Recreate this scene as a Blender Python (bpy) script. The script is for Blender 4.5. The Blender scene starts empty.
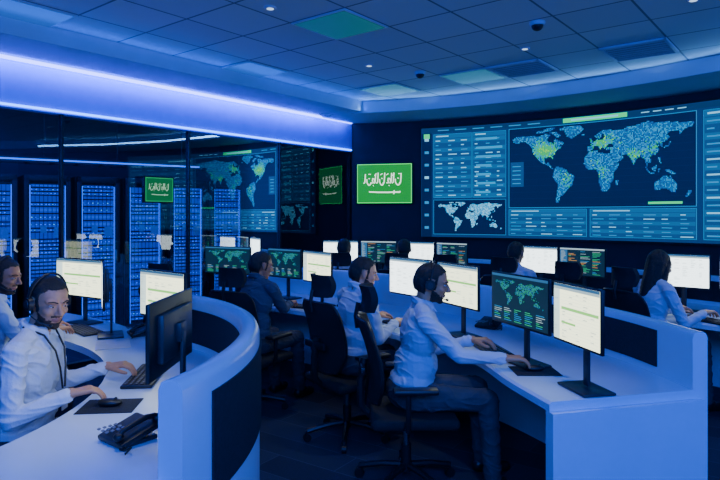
import bpy, bmesh, math, random
import numpy as np
from mathutils import Vector, Matrix, noise as mnoise
random.seed(7)
scene = bpy.context.scene
coll = scene.collection
K = 1.2            # plan depth unit (plan y * K = metres)
def pl(x, y): return Vector((x, y*K, 0.0))

# ------------------------------------------------------------------ materials
def mat(name, col, rough=0.5, metal=0.0, em=None, es=0.0, noise=0.0, nscale=20, bump=0.0, bscale=60, spec=0.5, sample=True):
    m = bpy.data.materials.new(name); m.use_nodes = True
    nt = m.node_tree; p = nt.nodes['Principled BSDF']
    p.inputs['Base Color'].default_value = (*col, 1)
    p.inputs['Roughness'].default_value = rough
    p.inputs['Metallic'].default_value = metal
    p.inputs['Specular IOR Level'].default_value = spec
    if em:
        p.inputs['Emission Color'].default_value = (*em, 1)
        p.inputs['Emission Strength'].default_value = es
    tc = None
    if noise > 0 or bump > 0:
        tc = nt.nodes.new('ShaderNodeTexCoord')
    if noise > 0:
        n = nt.nodes.new('ShaderNodeTexNoise'); n.inputs['Scale'].default_value = nscale
        n.inputs['Detail'].default_value = 4
        nt.links.new(tc.outputs['Object'], n.inputs['Vector'])
        r = nt.nodes.new('ShaderNodeValToRGB')
        r.color_ramp.elements[0].position = .3; r.color_ramp.elements[1].position = .7
        r.color_ramp.elements[0].color = (*[c*(1-noise) for c in col], 1)
        r.color_ramp.elements[1].color = (*[min(1, c*(1+noise)) for c in col], 1)
        nt.links.new(n.outputs['Fac'], r.inputs['Fac'])
        nt.links.new(r.outputs['Color'], p.inputs['Base Color'])
    if bump > 0:
        n2 = nt.nodes.new('ShaderNodeTexNoise'); n2.inputs['Scale'].default_value = bscale
        n2.inputs['Detail'].default_value = 3
        nt.links.new(tc.outputs['Object'], n2.inputs['Vector'])
        bp = nt.nodes.new('ShaderNodeBump'); bp.inputs['Strength'].default_value = bump
        bp.inputs['Distance'].default_value = .02
        nt.links.new(n2.outputs['Fac'], bp.inputs['Height'])
        nt.links.new(bp.outputs['Normal'], p.inputs['Normal'])
    if not sample:
        m.cycles.emission_sampling = 'NONE'
    return m

def emi(name, col, s, sample=False):
    return mat(name, (0.01, 0.01, 0.01), .4, em=col, es=s, sample=sample)

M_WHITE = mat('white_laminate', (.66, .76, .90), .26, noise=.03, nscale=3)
M_INFILL = mat('dark_fabric', (.010, .013, .026), .75, noise=.3, nscale=80, bump=.2, bscale=300)
M_BLACK = mat('black_plastic', (.010, .010, .013), .42, noise=.1, nscale=30)
M_BLACK2 = mat('black_mesh_fabric', (.008, .010, .015), .8, noise=.4, nscale=150, bump=.4, bscale=400)
M_DGREY = mat('dark_grey_plastic', (.025, .027, .035), .4, noise=.1)
M_METAL = mat('brushed_metal', (.25, .26, .28), .35, 1.0, noise=.1, nscale=40)
M_KEY = mat('keycap', (.02, .02, .025), .5, noise=.1)
M_KEYL = mat('key_legend', (.2, .2, .22), .5, noise=.1)
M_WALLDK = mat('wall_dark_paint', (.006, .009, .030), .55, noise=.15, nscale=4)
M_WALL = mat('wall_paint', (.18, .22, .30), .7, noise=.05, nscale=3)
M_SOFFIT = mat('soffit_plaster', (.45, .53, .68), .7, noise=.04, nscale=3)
M_FASCIA = mat('fascia_glow_tint', (.05, .16, .85), .6, noise=.04, nscale=3)  # blue LED glow on the white fascia put into its base colour
M_FRAME = mat('aluminium_dark', (.03, .04, .06), .35, .7, noise=.1)
M_PAPER = mat('paper_label', (.75, .72, .68), .8, noise=.05)
M_LEDTOP = emi('led_lilac', (.16, .22, 1.0), 8.0, True)
M_LEDLOW = emi('led_blue', (.03, .20, 1.0), 8.0, True)

# ------------------------------------------------------------------ builder
_bevcache = {}
class B:
    def __init__(s): s.v=[]; s.f=[]; s.mi=[]; s.sm=[]; s.mats=[]
    def m(s, mt):
        if mt not in s.mats: s.mats.append(mt)
        return s.mats.index(mt)
    def add(s, vs, fs, mt, M=None, smooth=False):
        o = len(s.v); i = s.m(mt)
        if M is not None: vs = [M @ Vector(v) for v in vs]
        s.v += [tuple(v) for v in vs]
        for f in fs:
            s.f.append(tuple(a+o for a in f)); s.mi.append(i); s.sm.append(smooth)
    def box(s, c, size, mt, M=None, bev=0.0, seg=2, rot=None):
        key = (tuple(round(x, 5) for x in size), bev, seg)
        if key not in _bevcache:
            bm = bmesh.new(); bmesh.ops.create_cube(bm, size=1)
            bmesh.ops.scale(bm, vec=size, verts=bm.verts)
            if bev > 0:
                bmesh.ops.bevel(bm, geom=list(bm.edges), offset=bev, segments=seg, profile=.5, affect='EDGES')
            bm.verts.index_update()
            _bevcache[key] = ([v.co.copy() for v in bm.verts], [tuple(v.index for v in f.verts) for f in bm.faces])
            bm.free()
        vs, fs = _bevcache[key]
        T = Matrix.Translation(c)
        if rot is not None: T = T @ rot
        if M is not None: T = M @ T
        s.add(vs, fs, mt, T, bev > 0)
    def cyl(s, p0, p1, r0, r1, mt, seg=16, M=None):
        p0=Vector(p0); p1=Vector(p1); d=(p1-p0).normalized()
        u = d.orthogonal().normalized(); w = d.cross(u)
        vs=[]; 
        for p, r in ((p0, r0), (p1, r1)):
            for i in range(seg):
                a=2*math.pi*i/seg; vs.append(p+(u*math.cos(a)+w*math.sin(a))*r)
        fs=[(i,(i+1)%seg,seg+(i+1)%seg,seg+i) for i in range(seg)]
        s.add(vs, fs, mt, M, True)
        s.add(vs, [tuple(range(seg))[::-1], tuple(range(seg, 2*seg))], mt, M, False)
    def tube(s, pts, r, mt, seg=8, M=None):
        pts=[Vector(p) for p in pts]; n=len(pts); vs=[]; up=None
        for i,p in enumerate(pts):
            d=(pts[min(i+1,n-1)]-pts[max(i-1,0)]).normalized()
            if up is None: up=d.orthogonal().normalized()
            up=(up-d*up.dot(d)).normalized(); w=d.cross(up)
            for k in range(seg):
                a=2*math.pi*k/seg; vs.append(p+(up*math.cos(a)+w*math.sin(a))*r)
        fs=[]
        for i in range(n-1):
            for k in range(seg):
                fs.append((i*seg+k,i*seg+(k+1)%seg,(i+1)*seg+(k+1)%seg,(i+1)*seg+k))
        fs.append(tuple(range(seg))[::-1]); fs.append(tuple((n-1)*seg+k for k in range(seg)))
        s.add(vs, fs, mt, M, True)
    def ell(s, c, r, mt, M=None, seg=16, rings=10):
        vs=[]; fs=[]
        for i in range(rings+1):
            t=math.pi*i/rings
            for k in range(seg):
                a=2*math.pi*k/seg
                vs.append((c[0]+r[0]*math.sin(t)*math.cos(a), c[1]+r[1]*math.sin(t)*math.sin(a), c[2]+r[2]*math.cos(t)))
        for i in range(rings):
            for k in range(seg):
                fs.append((i*seg+k,(i+1)*seg+k,(i+1)*seg+(k+1)%seg,i*seg+(k+1)%seg))
        s.add(vs, fs, mt, M, True)
    def sweep(s, path, section, mt, smooth=True):
        n=len(path); k=len(section); vs=[]
        for i in range(n):
            a=path[max(i-1,0)]; b=path[min(i+1,n-1)]
            tx,ty=b[0]-a[0],b[1]-a[1]; L=math.hypot(tx,ty); nx,ny=-ty/L,tx/L
            for (o,z) in section: vs.append((path[i][0]+nx*o, path[i][1]+ny*o, z))
        fs=[]
        for i in range(n-1):
            for j in range(k):
                j2=(j+1)%k
                fs.append((i*k+j,(i+1)*k+j,(i+1)*k+j2,i*k+j2))
        s.add(vs, fs, mt, None, smooth)
        s.add(vs, [tuple(range(k)), tuple((n-1)*k+j for j in range(k))[::-1]], mt, None, False)
    def prism(s, poly, z0, z1, mt):
        n=len(poly)
        vs=[(p[0],p[1],z0) for p in poly]+[(p[0],p[1],z1) for p in poly]
        fs=[tuple(range(n))[::-1],tuple(range(n,2*n))]+[(i,(i+1)%n,n+(i+1)%n,n+i) for i in range(n)]
        s.add(vs, fs, mt)
    def mesh(s, name):
        me=bpy.data.meshes.new(name); me.from_pydata(s.v, [], s.f)
        for m_ in s.mats: me.materials.append(m_)
        me.polygons.foreach_set('material_index', s.mi)
        me.polygons.foreach_set('use_smooth', s.sm)
        me.update()
        bm=bmesh.new(); bm.from_mesh(me); bmesh.ops.recalc_face_normals(bm, faces=bm.faces)
        for e in bm.edges:
            if len(e.link_faces)==2 and e.calc_face_angle(0)>math.radians(40): e.smooth=False
        bm.to_mesh(me); bm.free()
        return me
    def obj(s, name, loc=(0,0,0), rz=0.0, parent=None):
        return place(name, s.mesh(name), loc, rz, parent)

def place(name, me, loc=(0,0,0), rz=0.0, parent=None):
    o=bpy.data.objects.new(name, me); coll.objects.link(o)
    o.location=loc; o.rotation_euler=(0,0,rz)
    if parent: o.parent=parent
    return o

def catmull(pts, n=8):
    P=[Vector((p[0],p[1])) for p in pts]; P=[2*P[0]-P[1]]+P+[2*P[-1]-P[-2]]
    out=[]
    for i in range(1,len(P)-2):
        for k in range(n):
            t=k/n
            a,b,c,d=P[i-1],P[i],P[i+1],P[i+2]
            out.append(.5*((2*b)+(c-a)*t+(2*a-5*b+4*c-d)*t*t+(-a+3*b-3*c+d)*t**3))
    out.append(P[-2]); return out
def resample(path, n):
    L=[0]
    for i in range(1,len(path)): L.append(L[-1]+(path[i]-path[i-1]).length)
    out=[]; j=0
    for k in range(n):
        t=L[-1]*k/(n-1)
        while j<len(path)-2 and L[j+1]<t: j+=1
        f=(t-L[j])/max(1e-9,(L[j+1]-L[j])); out.append(path[j].lerp(path[j+1], min(1,max(0,f))))
    return out

# ------------------------------------------------------------------ room shell
def arc(th, off=0.0):
    """point of the curved rear wall; off = metres inward"""
    a=math.radians(th)
    x,y=-1.24+7.5*math.sin(a), (.53+7.5*math.cos(a))*K
    tx,ty=math.cos(a), -math.sin(a)*K; L=math.hypot(tx,ty)
    return Vector((x+ty/L*off, y-tx/L*off))
CORNER=arc(8.5)
WDIR=Vector((3.18,3.35*K)).normalized()      # glass wall direction (near -> far)
WN=Vector((-WDIR.y, WDIR.x))                  # points into the server room
CA=math.atan2(WDIR.y,WDIR.x)
def gw(s_, off=0.0):                          # s metres back from corner, off toward server room
    return CORNER-WDIR*s_+WN*off

# floor
def carpet():
    m=bpy.data.materials.new('carpet_tiles'); m.use_nodes=True; nt=m.node_tree; p=nt.nodes['Principled BSDF']
    tc=nt.nodes.new('ShaderNodeTexCoord')
    mp=nt.nodes.new('ShaderNodeMapping'); mp.inputs['Rotation'].default_value=(0,0,.6); nt.links.new(tc.outputs['Object'],mp.inputs['Vector'])
    br=nt.nodes.new('ShaderNodeTexBrick'); br.inputs['Scale'].default_value=1.0
    br.inputs['Color1'].default_value=(.02,.03,.075,1); br.inputs['Color2'].default_value=(.05,.065,.13,1)
    br.inputs['Mortar'].default_value=(.08,.10,.18,1); br.inputs['Mortar Size'].default_value=.004
    br.inputs['Brick Width'].default_value=.9; br.inputs['Row Height'].default_value=.25
    nt.links.new(mp.outputs['Vector'],br.inputs['Vector'])
    n=nt.nodes.new('ShaderNodeTexNoise'); n.inputs['Scale'].default_value=140
    nt.links.new(tc.outputs['Object'],n.inputs['Vector'])
    mx=nt.nodes.new('ShaderNodeMix'); mx.data_type='RGBA'; mx.blend_type='MULTIPLY'; mx.inputs['Factor'].default_value=.7
    nt.links.new(br.outputs['Color'],mx.inputs['A']); nt.links.new(n.outputs['Color'],mx.inputs['B'])
    nt.links.new(mx.outputs['Result'],p.inputs['Base Color'])
    bp=nt.nodes.new('ShaderNodeBump'); bp.inputs['Strength'].default_value=.4; nt.links.new(n.outputs['Fac'],bp.inputs['Height']); nt.links.new(bp.outputs['Normal'],p.inputs['Normal'])
    p.inputs['Roughness'].default_value=.9
    return m
b=B(); b.box((0,4.5,-.05),(17,18,.1),carpet()); b.obj('floor')

def ceiling_mat():
    m=bpy.data.materials.new('ceiling_tiles'); m.use_nodes=True; nt=m.node_tree; p=nt.nodes['Principled BSDF']
    tc=nt.nodes.new('ShaderNodeTexCoord'); mp=nt.nodes.new('ShaderNodeMapping'); mp.inputs['Rotation'].default_value=(0,0,-CA)
    nt.links.new(tc.outputs['Object'],mp.inputs['Vector'])
    br=nt.nodes.new('ShaderNodeTexBrick'); br.offset=0.0; br.inputs['Scale'].default_value=1.0
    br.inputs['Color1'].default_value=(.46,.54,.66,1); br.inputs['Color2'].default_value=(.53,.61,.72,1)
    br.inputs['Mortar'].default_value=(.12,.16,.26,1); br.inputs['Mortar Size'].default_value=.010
    br.inputs['Brick Width'].default_value=.6; br.inputs['Row Height'].default_value=.6
    nt.links.new(mp.outputs['Vector'],br.inputs['Vector']); nt.links.new(br.outputs['Color'],p.inputs['Base Color'])
    p.inputs['Roughness'].default_value=.75
    return m
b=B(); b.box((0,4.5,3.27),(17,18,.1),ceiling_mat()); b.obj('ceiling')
ZC=3.22

# rear curved wall
path=[arc(8.5+i*(75-8.5)/50) for i in range(51)]
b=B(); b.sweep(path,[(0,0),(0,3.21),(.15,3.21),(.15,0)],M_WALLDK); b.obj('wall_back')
e=arc(75)
b=B(); b.box((e.x+.08,(e.y-2.6)/2,1.6),(.15,e.y+2.6,3.2),M_WALL); b.obj('wall_right')
b=B(); b.box((0,-2.6,1.6),(13.5,.15,3.2),M_WALL); b.obj('wall_rear')
g=gw(10.5)
b=B(); b.box((g.x,(g.y-2.6)/2,1.6),(.15,g.y+2.6,3.2),M_WALL); b.obj('wall_left')

# perimeter soffits
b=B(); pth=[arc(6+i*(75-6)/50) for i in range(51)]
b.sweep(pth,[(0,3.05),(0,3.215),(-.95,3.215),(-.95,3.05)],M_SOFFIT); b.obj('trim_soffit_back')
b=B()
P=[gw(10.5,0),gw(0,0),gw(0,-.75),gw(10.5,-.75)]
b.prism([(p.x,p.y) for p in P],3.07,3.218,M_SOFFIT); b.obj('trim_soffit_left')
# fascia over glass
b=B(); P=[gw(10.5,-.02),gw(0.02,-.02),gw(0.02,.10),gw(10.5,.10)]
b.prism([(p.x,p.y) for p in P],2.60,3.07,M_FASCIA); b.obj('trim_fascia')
# LED strips
b=B(); P=[gw(10.4,-.05),gw(.05,-.05),gw(.05,-.022),gw(10.4,-.022)]
b.prism([(p.x,p.y) for p in P],3.040,3.068,M_LEDTOP); b.obj('led_strip')
b=B(); P=[gw(10.4,-.045),gw(.05,-.045),gw(.05,-.022),gw(10.4,-.022)]
b.prism([(p.x,p.y) for p in P],2.615,2.632,M_LEDLOW); b.obj('led_strip')

# glass
def glass():
    m=bpy.data.materials.new('tinted_glass'); m.use_nodes=True; nt=m.node_tree
    for n in list(nt.nodes): nt.nodes.remove(n)
    out=nt.nodes.new('ShaderNodeOutputMaterial'); tr=nt.nodes.new('ShaderNodeBsdfTransparent'); gl=nt.nodes.new('ShaderNodeBsdfGlossy')
    tr.inputs['Color'].default_value=(.80,.85,.92,1); gl.inputs['Roughness'].default_value=.01; gl.inputs['Color'].default_value=(.9,.95,1,1)
    fr=nt.nodes.new('ShaderNodeFresnel'); fr.inputs['IOR'].default_value=1.5
    ad=nt.nodes.new('ShaderNodeMath'); ad.operation='MULTIPLY_ADD'; ad.inputs[1].default_value=1.5; ad.inputs[2].default_value=.04; ad.use_clamp=True
    mx=nt.nodes.new('ShaderNodeMixShader')
    nt.links.new(fr.outputs[0],ad.inputs[0]); nt.links.new(ad.outputs[0],mx.inputs[0]); nt.links.new(tr.outputs[0],mx.inputs[1]); nt.links.new(gl.outputs[0],mx.inputs[2]); nt.links.new(mx.outputs[0],out.inputs[0])
    return m
M_GLASS=glass()
div=[0.03,1.55,3.05,4.55,6.05,7.55,9.05,10.4]
for i in range(len(div)-1):
    b=B(); a=gw(div[i]+.02,.04); c=gw(div[i+1]-.02,.04)
    b.add([(a.x,a.y,.1),(c.x,c.y,.1),(c.x,c.y,2.6),(a.x,a.y,2.6)],[(0,1,2,3)],M_GLASS); b.obj('window_%d'%(i+1))
b=B()
for d in div:
    P=[gw(d-.012,.01),gw(d+.012,.01),gw(d+.012,.07),gw(d-.012,.07)]
    b.prism([(p.x,p.y) for p in P],0,2.6,M_FRAME)
P=[gw(10.45,.0),gw(.02,.0),gw(.02,.08),gw(10.45,.08)]
b.prism([(p.x,p.y) for p in P],0,.1,M_FRAME)
b.obj('trim_glass_frame')
# server room shell
M_SRW=mat('server_room_paint',(.05,.07,.14),.6,noise=.1,nscale=3)
b=B(); P=[gw(11,3.3),gw(-.2,3.3),gw(-.2,3.45),gw(11,3.45)]; b.prism([(p.x,p.y) for p in P],0,3.2,M_SRW); b.obj('wall_server_room_back')
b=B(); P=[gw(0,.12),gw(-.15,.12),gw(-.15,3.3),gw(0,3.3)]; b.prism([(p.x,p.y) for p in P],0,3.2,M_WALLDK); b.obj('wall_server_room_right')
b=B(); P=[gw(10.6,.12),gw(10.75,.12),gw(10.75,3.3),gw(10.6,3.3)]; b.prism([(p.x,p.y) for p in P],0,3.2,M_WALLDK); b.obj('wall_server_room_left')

# ------------------------------------------------------------------ world map data
LAND=[[(-168,65),(-156,71),(-140,69),(-125,70),(-110,68),(-95,72),(-85,69),(-94,60),(-90,57),(-82,55),(-79,52),(-78,58),(-76,62),(-68,58),(-62,56),(-56,52),(-66,49),(-60,46),(-66,44),(-70,42),(-75,38),(-76,35),(-81,31),(-80,25),(-83,29),(-90,30),(-97,27),(-97,21),(-94,18),(-90,21),(-87,21),(-88,16),(-83,14),(-83,10),(-78,8),(-81,7),(-87,12),(-94,16),(-105,20),(-110,24),(-114,30),(-120,34),(-124,41),(-124,48),(-131,54),(-140,60),(-150,60),(-158,57),(-165,60)],
[(-55,82),(-25,83),(-18,76),(-22,70),(-42,60),(-52,65),(-56,75),(-70,78)],[(-90,74),(-72,73),(-62,66),(-72,64),(-80,70)],[(-120,76),(-100,79),(-92,82),(-75,82),(-85,76),(-110,74)],
[(-77,8),(-72,12),(-62,10),(-51,4),(-50,0),(-35,-6),(-39,-14),(-41,-22),(-48,-27),(-54,-34),(-58,-38),(-65,-42),(-68,-52),(-74,-52),(-73,-42),(-71,-30),(-70,-18),(-76,-14),(-81,-5),(-79,2)],
[(-6,35),(10,37),(11,33),(20,31),(32,31),(37,22),(43,12),(51,12),(47,3),(40,-4),(40,-15),(35,-20),(33,-28),(26,-34),(18,-34),(14,-24),(12,-15),(13,-8),(9,0),(9,4),(-4,5),(-9,5),(-14,10),(-17,15),(-16,24),(-10,31)],
[(-9,37),(-9,43),(-2,44),(-4,48),(2,51),(8,54),(9,57),(12,54),(20,55),(24,59),(30,60),(22,61),(22,65),(18,63),(17,58),(12,56),(8,58),(5,61),(12,66),(20,70),(30,71),(42,67),(45,68),(60,69),(70,73),(82,73),(104,78),(115,74),(140,73),(160,70),(180,69),(178,63),(165,60),(162,56),(156,51),(155,59),(142,59),(135,54),(140,48),(132,43),(127,40),(129,36),(126,34),(124,40),(118,39),(122,37),(120,34),(122,30),(118,24),(110,21),(106,19),(109,12),(105,9),(100,13),(103,2),(100,6),(98,15),(94,18),(90,22),(86,20),(80,14),(77,8),(73,17),(70,22),(66,25),(57,26),(51,29),(48,30),(56,25),(60,22),(55,17),(44,12),(39,20),(35,28),(35,36),(27,37),(27,40),(40,41),(38,46),(30,46),(28,42),(23,38),(20,40),(14,45),(18,40),(16,38),(10,44),(3,43),(0,39),(-3,37)],
[(-5,50),(1,51),(-1,54),(-3,58),(-6,57),(-4,54)],[(130,32),(136,34),(140,36),(142,43),(140,42),(138,37),(132,35)],
[(114,-22),(122,-18),(130,-12),(136,-12),(139,-17),(142,-11),(146,-19),(153,-27),(150,-37),(144,-38),(138,-34),(131,-31),(124,-33),(115,-34)],
[(96,5),(104,-5),(106,-6),(99,4)],[(109,1),(117,6),(118,1),(115,-4),(110,-2)],[(131,-1),(140,-3),(150,-9),(142,-9),(135,-5)],[(105,-6),(114,-7),(115,-9),(106,-8)],
[(44,-17),(50,-15),(47,-25),(44,-23)],[(172,-35),(178,-38),(170,-46),(167,-45)],[(-24,66),(-14,66),(-18,63)],[(119,1),(124,1),(122,-5),(120,-5)],[(120,18),(123,18),(126,7),(122,10)]]
def inland(x,y):
    for poly in LAND:
        c=False; n=len(poly); j=n-1
        for i in range(n):
            xi,yi=poly[i]; xj,yj=poly[j]
            if (yi>y)!=(yj>y) and x<(xj-xi)*(y-yi)/(yj-yi)+xi: c=not c
            j=i
        if c: return True
    return False
def landcells(step):
    out=[]; y=-56+step/2
    while y<82:
        x=-170+step/2
        while x<180:
            if inland(x,y): out.append((x,y))
            x+=step
        y+=step
    return out
CELLS2=landcells(2.0); CELLS4=landcells(4.0)

# ------------------------------------------------------------------ video wall
E_BG=emi('vw_background',(.004,.050,.20),.9,True)
E_SEA=emi('vw_sea',(.002,.018,.10),.75)
E_PANEL=emi('vw_panel',(.006,.09,.30),.9)
E_ROW=emi('vw_row',(.01,.15,.42),.95)
E_LINE=emi('vw_line',(.02,.30,.70),1.1)
E_TXT=emi('vw_text',(.20,.62,.95),1.4)
E_M1=emi('map_blue',(.005,.20,.66),.9)
E_M2=emi('map_light',(.01,.38,.80),1.1)
E_M3=emi('map_green',(.02,.62,.18),1.1)
E_M4=emi('map_yellow',(.25,.85,.06),1.4)
E_M0=emi('map_deep',(.01,.10,.42),.8)
E_GREEN=emi('vw_green',(.01,.70,.22),1.5)
E_HDR=emi('vw_header',(.006,.06,.20),.7)
ZB,ZT=1.27,2.92
b=B()
pth=[arc(17+i*(57-17)/40) for i in range(41)]
b.sweep(pth,[(-.002,ZB-.03),(-.002,ZT+.03),(-.06,ZT+.03),(-.06,ZB-.03)],M_BLACK)
def wq(t0,t1,z0,z1,off,mt,bb=None):
    bb=bb or b
    n=max(1,int(abs(t1-t0)/1.0)); vs=[]; fs=[]
    for i in range(n+1):
        p=arc(t0+(t1-t0)*i/n, .06+off); vs+=[(p.x,p.y,z0),(p.x,p.y,z1)]
    for i in range(n): fs.append((2*i,2*i+2,2*i+3,2*i+1))
    bb.add(vs,fs,mt)
def frame(t0,t1,z0,z1,off,mt,w=.008):
    dt=w/7.5*57.3
    wq(t0,t1,z0,z0+w,off,mt); wq(t0,t1,z1-w,z1,off,mt); wq(t0,t0+dt,z0,z1,off,mt); wq(t1-dt,t1,z0,z1,off,mt)
wq(17.05,56.9,ZB,ZT,.001,E_BG)
# header
wq(17.2,56.5,2.845,2.91,.002,E_HDR)
wq(32.6,38.6,2.85,2.91,.003,E_GREEN)
wq(33.4,37.8,2.87,2.89,.004,E_TXT)
for i in range(6): wq(19+i*2.0,20.3+i*2.0,2.87,2.885,.003,E_LINE)
for i in range(4): wq(39.8+i*1.0,40.5+i*1.0,2.874,2.886,.004,E_TXT)
# icon bar
wq(17.1,18.3,ZB,2.84,.002,E_SEA)
for i in range(8):
    wq(17.45,17.95,2.72-i*.19,2.76-i*.19,.003,E_TXT if i in (0,3) else E_LINE)
wq(17.35,18.05,2.76,2.83,.003,E_GREEN); 
# table panel
def table(t0,t1,z0,z1,rows,cols,head=True):
    wq(t0,t1,z0,z1,.002,E_PANEL); frame(t0,t1,z0,z1,.003,E_LINE,.006)
    h=(z1-z0)/(rows+1)
    if head:
        wq(t0+.1,t1-.1,z1-h*.9,z1-.01,.003,E_ROW)
        wq(t0+.3,t0+(t1-t0)*.4,z1-h*.6,z1-h*.35,.004,E_TXT)
    for r in range(rows):
        zz=z1-h*(r+1)
        if r%2==0: wq(t0+.1,t1-.1,zz-h*.92,zz-h*.05,.003,E_ROW)
        wd=(t1-t0)/cols
        for c in range(cols):
            s0=t0+wd*c+.25; e0=s0+(wd-.45)*random.uniform(.3,1)
            wq(s0,e0,zz-h*.60,zz-h*.38,.0045,E_TXT if random.random()<.4 else E_LINE)
table(18.5,22.9,1.86,2.82,13,3); table(23.0,26.7,1.86,2.82,13,3)
table(27.0,34.9,1.31,1.68,6,5); table(35.2,44.3,1.31,1.68,6,6)
for i in range(7): wq(23.4,23.4+random.uniform(1.5,3.0),2.72-i*.13-.02,2.72-i*.13+.015,.005,E_M2)
# small map panel
wq(18.5,26.7,1.31,1.83,.002,E_SEA); frame(18.5,26.7,1.31,1.83,.003,E_LINE,.006)
def mapon(t0,t1,z0,z1,cells,step,small=False):
    for (lo,la) in cells:
        t=t0+(lo+170)/350*(t1-t0); z=z0+(la+56)/138*(z1-z0)
        dt=(t1-t0)/350*step*.47; dz=(z1-z0)/138*step*.47
        r=random.random(); mt=E_M1
        if small: mt=E_TXT if r<.4 else E_M2
        else:
            g=1.7*math.exp(-(((lo+97)/22)**2+((la-42)/11)**2))+1.1*math.exp(-(((lo-18)/20)**2+((la-50)/9)**2))+.6*math.exp(-(((lo-78)/12)**2+((la-24)/10)**2))+.5*math.exp(-(((lo+52)/10)**2+((la+12)/13)**2))+.4*math.exp(-(((lo-112)/14)**2+((la-33)/9)**2))+.25*math.exp(-(((lo-15)/14)**2+((la-5)/14)**2))
            if r<g*.09: mt=E_M4
            elif r<g*.85: mt=E_M3
            elif r<.30+g: mt=E_M2
            elif r>.80: mt=E_M0
        wq(t-dt,t+dt,z-dz,z+dz,.004,mt)
mapon(19,26.3,1.35,1.80,CELLS4,4.2,True)
# main map
wq(27.0,44.3,1.70,2.83,.002,E_SEA); frame(27.0,44.3,1.70,2.83,.003,E_LINE,.008)
for i in range(12): wq(27.2,44.1,1.74+i*.09,1.742+i*.09,.003,E_HDR)
mapon(27.3,44.1,1.74,2.80,CELLS2,2.0)
wq(27.2,28.6,2.0,2.35,.005,E_PANEL)
for i in range(5): wq(27.4,28.3,2.04+i*.06,2.055+i*.06,.006,E_LINE)
wq(40.4,43.2,1.735,1.765,.005,E_GREEN)
# continuation on the right
table(44.8,56.5,1.31,2.82,16,5)
b.obj('video_wall')

# flag display
E_FLAG=emi('flag_green',(.0,.36,.035),1.05,True); E_FLAGW=emi('flag_white',(.8,1,.8),2.0); E_FLB=emi('flag_border',(.06,.95,.16),1.5)
def flag(M,W,H,seed=3):
    b=B(); s=W/.9
    b.box((0,0,0),(W,.05,H),M_BLACK,M,.006)
    b.box((0,-.026,0),(W-.03,.004,H-.03),E_FLB,M)
    b.box((0,-.028,0),(W-.052,.004,H-.052),E_FLAG,M)
    # calligraphic script: flowing strokes (x along the sign, z up)
    def st(pts,r=.009): b.tube([(p[0]*s,-.031,p[1]*s) for p in pts],r*s,E_FLAGW,6,M)
    x=.30
    rr=random.Random(seed)
    def bowl(x0,w,d,z=.02): st([(x0+w*t,z-d*math.sin(math.pi*t)) for t in [i/8 for i in range(9)]])
    for k,(kind,w) in enumerate([('l',.04),('b',.08),('l',.035),('l',.035),('h',.07),('l',.04),('b',.07),('l',.035),('l',.04),('h',.06),('b',.07),('l',.035)]):
        x-=w
        if kind=='l': st([(x+.01,.17+rr.uniform(-.02,.01)),(x+.006,.08),(x,.02),(x-.018,.005)])
        elif kind=='b': bowl(x,w,.045); st([(x,.02),(x-.004,.07)]); st([(x+w*.45,.075),(x+w*.6,.085)],.010)
        else: st([(x+w,.02),(x+w*.75,.075),(x+w*.4,.085),(x+w*.3,.04),(x+w*.6,.015),(x,.01)]); st([(x+w*.5,-.035),(x+w*.62,-.03)],.010)
    for i in range(6): x2=-.25+i*.095; st([(x2,.125+rr.uniform(-.01,.03)),(x2+.035,.14+rr.uniform(0,.02))],.006)
    st([(-.24,-.128),(-.1,-.136),(.06,-.138),(.2,-.134)],.010); st([(.155,-.165),(.16,-.105)],.009); st([(.2,-.134),(.245,-.138),(.252,-.12)],.012)
    b.obj('flag_display')
fc=arc(12.6,.0); a=math.radians(12.6); tx=Vector((math.cos(a),-math.sin(a)*K)).normalized()
flag(Matrix(((tx.x,-tx.y,0,fc.x+tx.y*.05),(tx.y,tx.x,0,fc.y-tx.x*.05),(0,0,1,2.09),(0,0,0,1))),.90,.64)
# smaller copy of the flag placed on the glass partition
p=gw(3.78,-.03); q_=p
E_FLAG=emi('flag_green_dim',(.0,.25,.06),.55,True); E_FLAGW=emi('flag_white_dim',(.5,.9,.6),.8); E_FLB=emi('flag_border_dim',(.03,.5,.15),.7)
p=gw(3.50,-.03)
flag(Matrix.Translation((p.x,p.y,1.885))@Matrix.Rotation(CA,4,'Z'),.38,.30,5)

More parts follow.
